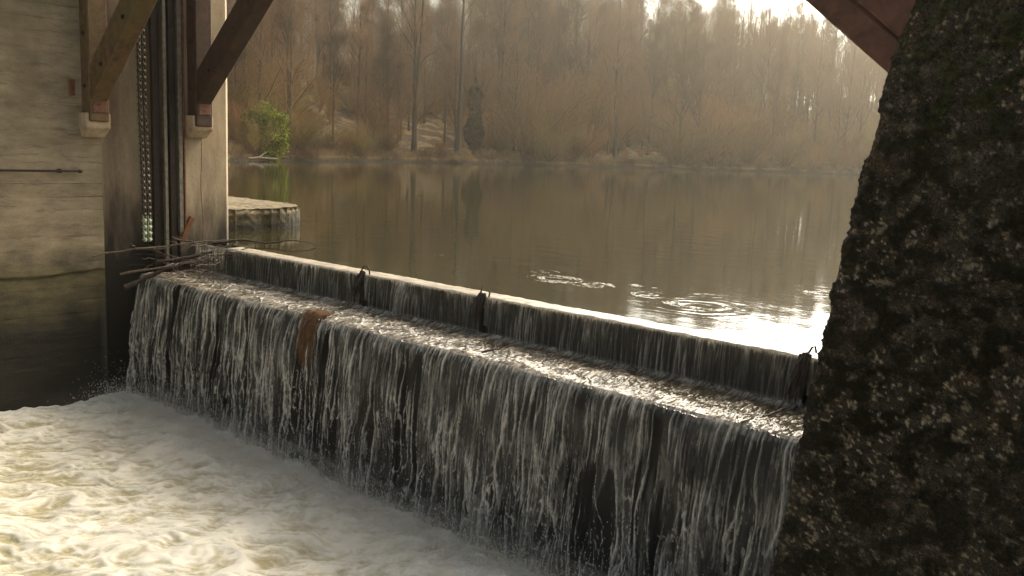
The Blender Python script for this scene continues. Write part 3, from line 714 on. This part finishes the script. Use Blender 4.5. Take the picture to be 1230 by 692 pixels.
branch('drift_log', (-14.40, 6.60, -.62), (-14.1, 7.5, -.20), .05, .02, 19, 'thick dark log leaning over the left end of the lower fall', BRANCH, 0, 'branches caught at the weir end')
branch('dead_branch', (-14.5, 7.2, -.25), (-14.0, 8.3, .0), .035, .04, 25, 'stout dark branch in the middle of the debris pile', BRANCH, 3, 'branches caught at the weir end', .3)
branch('dead_branch', (-14.55, 7.5, .14), (-13.6, 7.9, .02), .015, .05, 31, 'short pale twig poking up below the chain', BRANCHL, 2, 'branches caught at the weir end', .2)
rs = RS(77); m = MB()
for q in range(85):
    a = np.array([-14.5+rs.rand()*1.3, 6.9+rs.rand()*1.4, -.34+.42*rs.rand()]); a[2] += .12*(a[1]-7.5); b = a+rs.normal(0, 1, 3)*np.array([.22, .32, .05]); m.tube(wiggle(a, b, 5, .03, 1000+q), np.full(5, .002+.005*rs.rand()), 4)
db = m.build('debris_mat', BRANCH, smooth=True); tag(db, 'tangled mat of dark twigs and stems lodged at the left end of the weir', 'debris', kind='stuff')
# floating weed and foam raft at the branch tip
# hooks and the dark rag of weed hanging from each
def hook(x, k, lab, pts, rag):
    root = empty('sill_hook', (x, 8.03, .0), lab, 'iron hook', 'iron hooks on the sill')
    m = MB(); P = np.array(pts, float); m.tube(P, np.full(len(P), .011), 7); m.build('bent_rod', STEEL, root, True)
    if rag:
        m = MB(); rs = RS(k)
        for q in range(26):
            a = np.array([rs.normal(0, .022), -.02-.03*rs.rand(), .03+.03*rs.rand()]); b = a+np.array([rs.normal(.01, .03)-.02, -.10-.06*rs.rand(), -.16-.26*rs.rand()])
            Pq = wiggle(a, b, 6, .015, k*100+q); m.tube(Pq, np.linspace(.013, .004, 6), 5)
        m.build('hanging_weed', BRANCH, root, True)
    m = MB(); m.box((0, -.045, -.22), (.045, .05, .40), Matrix.Rotation(.0, 3, 'X'), .01); m.build('gate_strap', WET, root)
hook(-10.08, 1, 'looped iron hook on the sill, leftmost of the three', [(-.03, -.03, 0), (-.035, -.02, .07), (-.01, 0, .125), (.04, .02, .12), (.07, .03, .06), (.075, .03, .0)], True)
hook(-7.73, 2, 'forked iron hook on the middle of the sill', [(-.02, -.04, -.02), (-.03, -.04, .05), (-.02, -.03, .13)], True)
hook(-3.54, 3, 'bent iron hook on the sill beside the mossy pier', [(0, -.05, -.05), (.01, -.04, .04), (.035, -.01, .11), (.06, .0, .12), (.07, .01, .06)], True)
m = MB(); m.tube([(-7.68, 8.05, .0), (-7.665, 8.05, .06), (-7.69, 8.05, .12)], [.012, .011, .005], 7); tag(m.build('sill_rod', STEEL, smooth=True), 'short leaning iron rod just right of the middle sill hook', 'iron rod')

# sticks caught on the lower step
def stick(x, y, lab, seed, ln=.2, dirn=(.3, .2, .5), r=.01):
    d = np.array(dirn); d = d/np.linalg.norm(d)*ln
    P = wiggle((0, 0, 0), d, 7, .02, seed); m = MB(); m.tube(P, np.linspace(r, r*.5, 7), 6); m.tube(wiggle(P[3], P[3]+np.array([-.5, .3, .3])*ln*.5, 5, .01, seed+1), np.linspace(r*.7, r*.3, 5), 5)
    o = m.build('caught_stick', BRANCH, smooth=True); o.location = (x, y, -.44); tag(o, lab, 'stick', 'sticks caught on the lower step')
stick(-12.2, 7.06, 'small dark stick caught on the lower edge right of the log', 40, .24, (-.5, .1, .35))
stick(-10.0, 7.65, 'dark stick standing in the step above the brown weed', 41, .2, (-.3, .3, .7))
stick(-6.95, 7.2, 'forked brown stick on the lower edge below the middle sill hook', 42, .28, (.5, .4, .25), .013)
stick(-3.6, 7.35, 'dark stick lying on the step beside the mossy pier', 43, .36, (.2, .9, .1), .012)
# weed tuft over the edge
m = MB(); rs = RS(9)
for q in range(330):
    a = np.array([rs.normal(0, .075), .22-.2*rs.rand(), .03*rs.rand()]); ln = .25+.45*rs.rand(); xo = rs.normal(0, .05)
    P = np.array([a, (a[0]+xo*.3, .03, .02), (a[0]+xo*.5, -.03, -.03), (a[0]+xo*.8-.01, -.08-.03*rs.rand(), -ln*.5), (a[0]+xo-.03, -.11-.05*rs.rand(), -ln)])
    P += rs.normal(0, .006, P.shape); m.tube(P, np.linspace(.006, .002, 5), 4)
o = m.build('hanging_weed_clump', GRASSY, smooth=True); o.location = (-9.86, 7.03, -.43); tag(o, 'rust-brown clump of dead weed draped over the edge of the lower step', 'weed')

# ------------------------------------------------------------------ wood on the far bank
def kids(P, R, n, tmin, tmax, lf, spread, up, sg, rs, rk=.5, wob=.12):
    "children branches: P (N,S,3) parents"
    N, Sg, _ = P.shape
    pi = rs.randint(0, N, n); t_ = tmin+(tmax-tmin)*rs.rand(n); f = t_*(Sg-1); i = np.minimum(f.astype(int), Sg-2); fr = (f-i)[:, None]
    a = P[pi, i]*(1-fr)+P[pi, i+1]*fr; r = R[pi, i]*(1-fr[:, 0])+R[pi, i+1]*fr[:, 0]
    pd = P[pi, i+1]-P[pi, i]; L0 = np.linalg.norm(P[pi, -1]-P[pi, 0], axis=1); pd /= np.linalg.norm(pd, axis=1, keepdims=True)+1e-9
    q = rs.normal(0, 1, (n, 3)); q -= (q*pd).sum(1, keepdims=True)*pd; q /= np.linalg.norm(q, axis=1, keepdims=True)+1e-9
    d = pd*(1-spread)+q*spread+np.array([0, 0, up]); d /= np.linalg.norm(d, axis=1, keepdims=True)
    L = lf(t_, L0, rs)
    s = np.linspace(0, 1, sg)[None, :, None]
    w_ = np.cumsum(rs.normal(0, 1, (n, sg, 3)), 1); w_ -= w_[:, :1]
    bend = np.array([0, 0, 1.])*(s**2)*up*.8
    Q = a[:, None]+(d[:, None]*s+bend+w_*wob/sg**.5*s)*L[:, None, None]
    R2 = np.maximum(.005, np.minimum(r*rk, L*.03+.004))[:, None]*(1-.72*np.linspace(0, 1, sg))[None]
    return Q, R2
def make_tree(seed, H, nl=20, nbch=150, nt=1500, nf=3000, r=.2, low=.25, lean=.03, spread=.6, up=.35, fork=False, lw=.30):
    rs = RS(seed); s = np.linspace(0, 1, 12)
    T = np.zeros((1, 12, 3)); T[0, :, 2] = s*H; w_ = np.cumsum(rs.normal(0, 1, (12, 2)), 0)*lean*H/8; T[0, :, :2] = w_-w_[0]
    TR = (r*(1-s*.86))[None]*(1+.35*np.exp(-s*18))[None]
    L = kids(T, TR, nl, low, .96, lambda t, L0, rs: H*(lw*(1.12-t)+.05)*rs.uniform(.6, 1.2, len(t)), spread, up, 7, rs, .55, .18)
    if fork:
        F1 = T.copy(); F1[0, :, 0] += np.clip(s-.18, 0, 1)*H*.10; F1 = F1[:, 2:]; FR = TR[:, 2:]*.8
    Bq = kids(np.concatenate([L[0]]), L[1], nbch, .12, .98, lambda t, L0, rs: L0*(.55*(1.1-t)+.12)*rs.uniform(.5, 1.2, len(t)), .62, .25, 5, rs, .6, .3)
    Tw = kids(Bq[0], Bq[1], nt, .1, 1, lambda t, L0, rs: rs.uniform(.4, 1.3, len(t))*H/18, .6, .22, 4, rs, .5, .35)
    Fw = kids(Tw[0], Tw[1], nf, .1, 1, lambda t, L0, rs: rs.uniform(.2, .65, len(t))*H/18, .65, .15, 3, rs, .8, .3)
    v1, q1 = tubes(T, TR, 7); v2, q2 = tubes(L[0], L[1], 4)
    V1 = np.vstack([v1, v2]); Q1 = np.vstack([q1, q2+len(v1)])
    if fork:
        v, q = tubes(F1, FR, 6); Q1 = np.vstack([Q1, q+len(V1)]); V1 = np.vstack([V1, v])
    V2 = []; Q2 = []; n = 0
    for (PP, RR), kk in ((Bq, 3), (Tw, 3), (Fw, 3)):
        v, q = tubes(PP, RR*1.15, kk); V2.append(v); Q2.append(q+n); n += len(v)
    return (V1, Q1), (np.vstack(V2), np.vstack(Q2))
def make_shrub(seed, H, ns=30, nbch=240, nt=4200, wd=.45):
    rs = RS(seed); s = np.linspace(0, 1, 8)[None, :, None]
    az = rs.uniform(0, 2*PI, ns); sp = rs.uniform(.05, wd, ns); d = np.stack([np.cos(az)*sp, np.sin(az)*sp, np.ones(ns)], 1); d /= np.linalg.norm(d, axis=1, keepdims=True); L = H*rs.uniform(.7, 1.05, ns)
    w_ = np.cumsum(rs.normal(0, 1, (ns, 8, 3)), 1); w_ -= w_[:, :1]
    base = np.stack([np.cos(az), np.sin(az), 0*az], 1)*rs.uniform(0, .35, ns)[:, None]
    P = base[:, None]+(d[:, None]*s+np.concatenate([d[:, None, :2]*s**2*.5, 0*s+np.zeros((ns, 8, 1))], 2)+w_*.03)*L[:, None, None]
    R = (.045*rs.uniform(.5, 1, ns)[:, None])*(1-.75*np.linspace(0, 1, 8))[None]
    Bq = kids(P, R, nbch, .1, .98, lambda t, L0, rs: L0*.3*rs.uniform(.5, 1.2, len(t)), .55, .3, 5, rs, .6, .3)
    Tw = kids(Bq[0], Bq[1], nt, .05, 1, lambda t, L0, rs: rs.uniform(.25, .9, len(t))*H/5, .6, .22, 4, rs, .6, .3)
    v1, q1 = tubes(P, R, 4); V2 = []; Q2 = []; n = 0
    for PP, RR in (Bq, Tw):
        v, q = tubes(PP, RR*1.1+.001, 3); V2.append(v); Q2.append(q+n); n += len(v)
    return (v1, q1), (np.vstack(V2), np.vstack(Q2))
BARK = mat_bark('grey_brown_bark', (.022, .016, .011), (.14, .10, .062)); TWIG = mat_bark('brown_twigs', (.038, .023, .013), (.30, .175, .090))
STWIG = mat_bark('russet_shrub_twigs', (.11, .058, .022), (.46, .24, .095)); OTWIG = mat_bark('olive_shrub_twigs', (.09, .066, .02), (.36, .25, .075))
MOSSG = mat_bark('yellow_green_moss', (.22, .25, .03), (.30, .32, .05)); IVY = mat_bark('dark_ivy_leaves', (.012, .018, .008), (.022, .03, .012))
def proto(name, data, m1, m2, p2='crown', p1='trunk'):
    (v1, q1), (v2, q2) = data
    r = bpy.data.objects.new(name, None)
    a = mesh_obj(p1, v1, q1, m1); b = mesh_obj(p2, v2, q2, m2)
    COL.objects.unlink(a); COL.objects.unlink(b)
    return (name, a, b)
def plant(pr, loc, rz, sc, lab, cat, grp, sz=None):
    name, a, b = pr
    r = bpy.data.objects.new(name, None); COL.objects.link(r); r.location = loc; r.rotation_euler = (0, 0, rz); r.scale = (sc, sc, sz or sc)
    r['label'] = lab; r['category'] = cat; r['group'] = grp
    if not grp: del r['group']
    for ch in (a, b):
        c = ch.copy(); COL.objects.link(c); c.parent = r
    return r
TREES = [proto('bare_tree', make_tree(100+i, 18, nl=[16, 22, 26, 14][i % 4], nbch=210, nt=2400, nf=4600, spread=[.6, .5, .66, .55][i % 4], up=[.35, .5, .25, .4][(i+1) % 4], r=.17+.03*(i % 3), low=[.15, .28, .38, .2][i % 4], lean=.04, lw=[.26, .2, .16, .3][i % 4]), BARK, TWIG) for i in range(9)]
SHRUBS = [proto('bare_shrub', make_shrub(200+i, 5, wd=[.75, 1.0, .6][i % 3]), BARK, [STWIG, OTWIG, STWIG][i % 3], 'twigs', 'stems') for i in range(6)]
rs = RS(11)
def ground_at(px, b):
    az = math.atan((px-615)/FPX); d = float(shore_d(np.array(az)))+b
    an = yaw-az; z = float(hill(np.array(float(b)), np.array(az)))
    return (-math.sin(an)*d, math.cos(an)*d, z), d
placed = []
def free(p, mind):
    for q in placed:
        if (p[0]-q[0])**2+(p[1]-q[1])**2 < mind**2: return False
    placed.append(p); return True
cnt = 0; tries = 0
while cnt < 290 and tries < 9000:
    tries += 1
    px = rs.uniform(120, 1330); b = rs.choice([rs.uniform(3, 25), rs.uniform(20, 60), rs.uniform(50, 95)], p=[.22, .40, .38])
    p, d = ground_at(px, b)
    if not free(p, 2.8): continue
    h = rs.uniform(.78, 1.15)*(1.0 if b > 25 else .85)*(.98 if px < 560 else (1.32 if px < 860 else 1.2))
    side = 'left' if px < 560 else ('hazy right' if px > 860 else 'middle')
    row = 'near the shore' if b < 20 else ('up the slope' if b < 55 else 'along the ridge')
    plant(TREES[rs.randint(len(TREES))], p, rs.uniform(0, 6.3), h, f'bare winter tree {row} in the {side} part of the far wood', 'tree', f'bare trees {row}, {side} part of the wood', h*rs.uniform(.95, 1.15)); cnt += 1
placed = []; cnt = 0; tries = 0
while cnt < 290 and tries < 9000:
    tries += 1
    px = rs.uniform(150, 1330); b = rs.choice([rs.uniform(.6, 6), rs.uniform(5, 22), rs.uniform(20, 85)], p=[.33, .27, .40])
    if 370 < px < 540 and 7 < b < 40: continue
    if (475 < px < 590 and b < 9) or (712 < px < 795 and b < 13 and rs.rand() < .9): continue
    p, d = ground_at(px, b)
    if not free(p, 1.6): continue
    k = rs.randint(len(SHRUBS)); h = rs.uniform(.45, 1.0)*(1 if b < 6 else 1.25)
    if 600 < px < 900: h *= 1.75
    elif b > 6: h *= 1.25
    side = 'left' if px < 560 else ('hazy right' if px > 860 else 'middle')
    kind_ = 'olive' if k % 3 == 1 else 'russet'
    row = "at the water's edge" if b < 6 else 'on the wooded slope'
    plant(SHRUBS[k], (p[0], p[1], p[2]-.1), rs.uniform(0, 6.3), h, f'{kind_} leafless shrub {row}, {side} part of the far bank', 'shrub', f'{kind_} shrubs {row}, {side} part', h*rs.uniform(.8, 1.1)); cnt += 1
# the wood behind and between, too dense to count: one mass of stems and twigs
rs = RS(91); V2 = []; Q2 = []; n = 0
for q in range(480):
    px = rs.uniform(120, 1340) if q < 330 else (rs.uniform(760, 1080) if q < 410 else rs.uniform(850, 985)); b = rs.uniform(45, 150) if q < 410 else rs.uniform(35, 80); (gx, gy, gz), d = ground_at(px, b)
    H = rs.uniform(17, 25)*(.8 if px < 600 else (1.12 if px > 840 else 1)); s_ = np.linspace(0, 1, 6); T = np.zeros((1, 6, 3)); T[0, :, 2] = s_*H; T[0, :, :2] = np.cumsum(rs.normal(0, .25, (6, 2)), 0)
    TR = (.15*(1-s_*.85))[None]
    L = kids(T, TR, 16, .15, .97, lambda t, L0, rs: H*(.26*(1.1-t)+.05)*rs.uniform(.6, 1.2, len(t)), .55, .4, 4, rs, .55, .25)
    Bq = kids(L[0], L[1], 90, .1, 1, lambda t, L0, rs: L0*.55*rs.uniform(.5, 1.1, len(t)), .6, .3, 3, rs, .6, .3)
    Tw = kids(Bq[0], Bq[1], 420, .1, 1, lambda t, L0, rs: rs.uniform(.5, 1.4, len(t)), .6, .3, 3, rs, .7, .3)
    for (PP, RR), kk in (((T, TR), 5), (L, 3), (Bq, 3), (Tw, 3)):
        v, f_ = tubes(PP, RR*1.15, kk); V2.append(v+np.array([gx, gy, gz])); Q2.append(f_+n); n += len(v)
o = mesh_obj('distant_wood', np.vstack(V2), np.vstack(Q2), TWIG); tag(o, 'hazy mass of bare trees filling the far slope', 'wood', kind='stuff')
rs = RS(92); V2 = []; Q2 = []; n = 0
for q in range(500):
    px = rs.uniform(120, 1340); b = rs.uniform(4, 110)
    if 370 < px < 540 and 8 < b < 32: b += 40
    (gx, gy, gz), d = ground_at(px, b); H = rs.uniform(2, 4.5)*(.35 if (475 < px < 590 or 712 < px < 795) and b < 15 else 1); ns = 12
    az = rs.uniform(0, 2*PI, ns); sp = rs.uniform(.1, .6, ns); dd_ = np.stack([np.cos(az)*sp, np.sin(az)*sp, np.ones(ns)], 1)
    P = dd_[:, None]*np.linspace(0, 1, 5)[None, :, None]*H*rs.uniform(.6, 1, (ns, 1, 1)); P += np.cumsum(rs.normal(0, .07, P.shape), 1)
    R = .03*(1-.7*np.linspace(0, 1, 5))[None]*np.ones((ns, 1)); Tw = kids(P, R, 330, .05, 1, lambda t, L0, rs: rs.uniform(.3, 1.0, len(t)), .55, .35, 3, rs, .7, .3)
    for (PP, RR), kk in (((P, R), 3), (Tw, 3)):
        v, f_ = tubes(PP, RR+.002, kk); V2.append(v+np.array([gx, gy, gz])); Q2.append(f_+n); n += len(v)
o = mesh_obj('undergrowth', np.vstack(V2), np.vstack(Q2), STWIG); tag(o, 'russet thicket covering the ground under the far trees', 'undergrowth', kind='stuff')
# pale log stranded at the left end of the far shore
(gx, gy, gz), d = ground_at(300, -.3); m = MB(); m.tube(wiggle((-2.2, -.6, .12), (2.2, .5, .25), 9, .12, 5), np.linspace(.16, .08, 9), 7); m.tube(wiggle((.4, 0, .15), (1.2, .9, .9), 6, .1, 6), np.linspace(.07, .02, 6), 5)
o = m.build('stranded_log', mat_plain('bleached_log', (.40, .32, .22), .85), smooth=True); o.location = (gx, gy, 0); o.rotation_euler = (0, 0, yaw); tag(o, 'pale log stranded at the waterline below the yellow-green bush', 'log')
# singled-out trees
def lone(name, px, b, data, lab, m1=BARK, m2=TWIG):
    p, d = ground_at(px, b); plant(proto(name, data, m1, m2), p, 0, 1, lab, 'tree', None)
lone('bare_tree', 544, 3, make_tree(301, 26, nl=12, nbch=70, nt=500, nf=900, r=.34, low=.55, lean=.015, lw=.16), 'tallest straight bare trunk standing alone at the shore left of the ivy-covered tree', mat_plain('dark_wet_bark', (.03, .022, .015), .9))
lone('forked_tree', 492, 4, make_tree(302, 24, nl=14, nbch=90, nt=800, nf=1200, r=.32, low=.4, lean=.02, fork=True, lw=.2), 'tall tree forked into two rising stems, left of the straight trunk')
# ivy-covered tree: trunk + leaf-sized faces
def leaves(seed, n, fn, size):
    rs = RS(seed); P = fn(rs, n); a = rs.normal(0, 1, (n, 3)); a /= np.linalg.norm(a, axis=1, keepdims=True); b = np.cross(a, rs.normal(0, 1, (n, 3))); b /= np.linalg.norm(b, axis=1, keepdims=True)
    s = size*rs.uniform(.6, 1.3, (n, 1)); V = np.stack([P-a*s, P+b*s*.6, P+a*s, P-b*s*.6], 1).reshape(-1, 3)
    return V, np.arange(n*4).reshape(-1, 4)
def ivy_fn(rs, n):
    t_ = rs.rand(n); az = rs.uniform(0, 2*PI, n); rr = (1.1+.5*np.sin(t_*9)+.4*noise(az*2, t_*9, 5))*np.sin(np.clip(t_*1.05+.05, 0, 1)*PI)**.5*np.sqrt(rs.rand(n))
    return np.stack([np.cos(az)*rr, np.sin(az)*rr, .8+t_*9], 1)
tr_ = make_tree(303, 14, nl=12, nbch=60, nt=500, nf=500, r=.25); lv = leaves(4, 14000, ivy_fn, .17)
p, d = ground_at(563, 5); r = plant(proto('ivy_clad_tree', (tr_[0], tr_[1]), BARK, TWIG), p, 0, 1, 'dark ivy-covered tree just right of the tallest straight trunk', 'tree', None); mesh_obj('ivy', *lv, IVY, r)
# mossy green bush at the left of the bank
def bush_fn(rs, n):
    q = rs.normal(0, 1, (n, 3)); q /= np.linalg.norm(q, axis=1, keepdims=True); rr = rs.rand(n)**.4*(1+.35*noise(q[:, 0]*3+9, q[:, 2]*3, 3))
    return q*rr[:, None]*np.array([1.7, 1.7, 2.1])+np.array([0, 0, 1.8])
p, d = ground_at(316, 1.2); r = plant(proto('green_bush', (make_shrub(210, 4.4)[0], make_shrub(210, 4.4, nt=900)[1]), BARK, OTWIG, 'twigs', 'stems'), (p[0], p[1], p[2]-.2), 0, 1.25, 'bright yellow-green bush at the left end of the far shore', 'bush', None); mesh_obj('leaves', *leaves(8, 16000, bush_fn, .11), MOSSG, r)
# dead reeds and brambles fringing the shore: nobody could count them
rs = RS(21); N = 26000
pxs = rs.uniform(140, 1330, N); bb = rs.exponential(2.2, N)+.15; azz = np.arctan((pxs-615)/FPX); dd = shore_d(azz)+bb; zz = hill(bb, azz); an = yaw-azz
base = np.stack([-np.sin(an)*dd, np.cos(an)*dd, zz-.05], 1); hgt = rs.uniform(.3, 1.1, N)*(.6+.6*np.clip(noise(azz*60, bb*.2, 4)+.5, 0, 1.5)); dv = rs.normal(0, .35, (N, 3)); dv[:, 2] = 1
P = base[:, None]+dv[:, None]*np.linspace(0, 1, 3)[None, :, None]*hgt[:, None, None]; P[:, 2, :2] += rs.normal(0, .15, (N, 2)); Rr = np.tile(np.array([.018, .014, .005]), (N, 1))
v, q = tubes(P, Rr, 3); t = NT('dead_reeds'); n1 = t.noise(t.obj(), .35, 3); o = mesh_obj('shore_undergrowth', v, q, t.done(t.bsdf(t.mix(t.ramp(n1, .4, .6), (.12, .065, .035), (.27, .19, .09)), .95)))
tag(o, 'fringe of dead reeds and brambles along the far shore', 'undergrowth', kind='stuff')

# ------------------------------------------------------------------ haze
t = NT('haze_air'); vo = t.n('VolumePrincipled', Density=.00065, Color=(1.0, .88, .70), Anisotropy=.72); t.put(t.out.inputs['Volume'], vo.outputs[0])
Hs = 950
me = bpy.data.meshes.new('haze'); z0, z1 = -4.7, 62
me.from_pydata([(x, y, z) for z in (z0, z1) for x, y in ((-Hs, -Hs), (Hs, -Hs), (Hs, Hs), (-Hs, Hs))], [], [(3, 2, 1, 0), (4, 5, 6, 7), (0, 1, 5, 4), (1, 2, 6, 5), (2, 3, 7, 6), (3, 0, 4, 7)])
me.materials.append(t.m); o = bpy.data.objects.new('haze', me); COL.objects.link(o); tag(o, 'thin warm haze over the lake and wood', 'haze', kind='stuff')
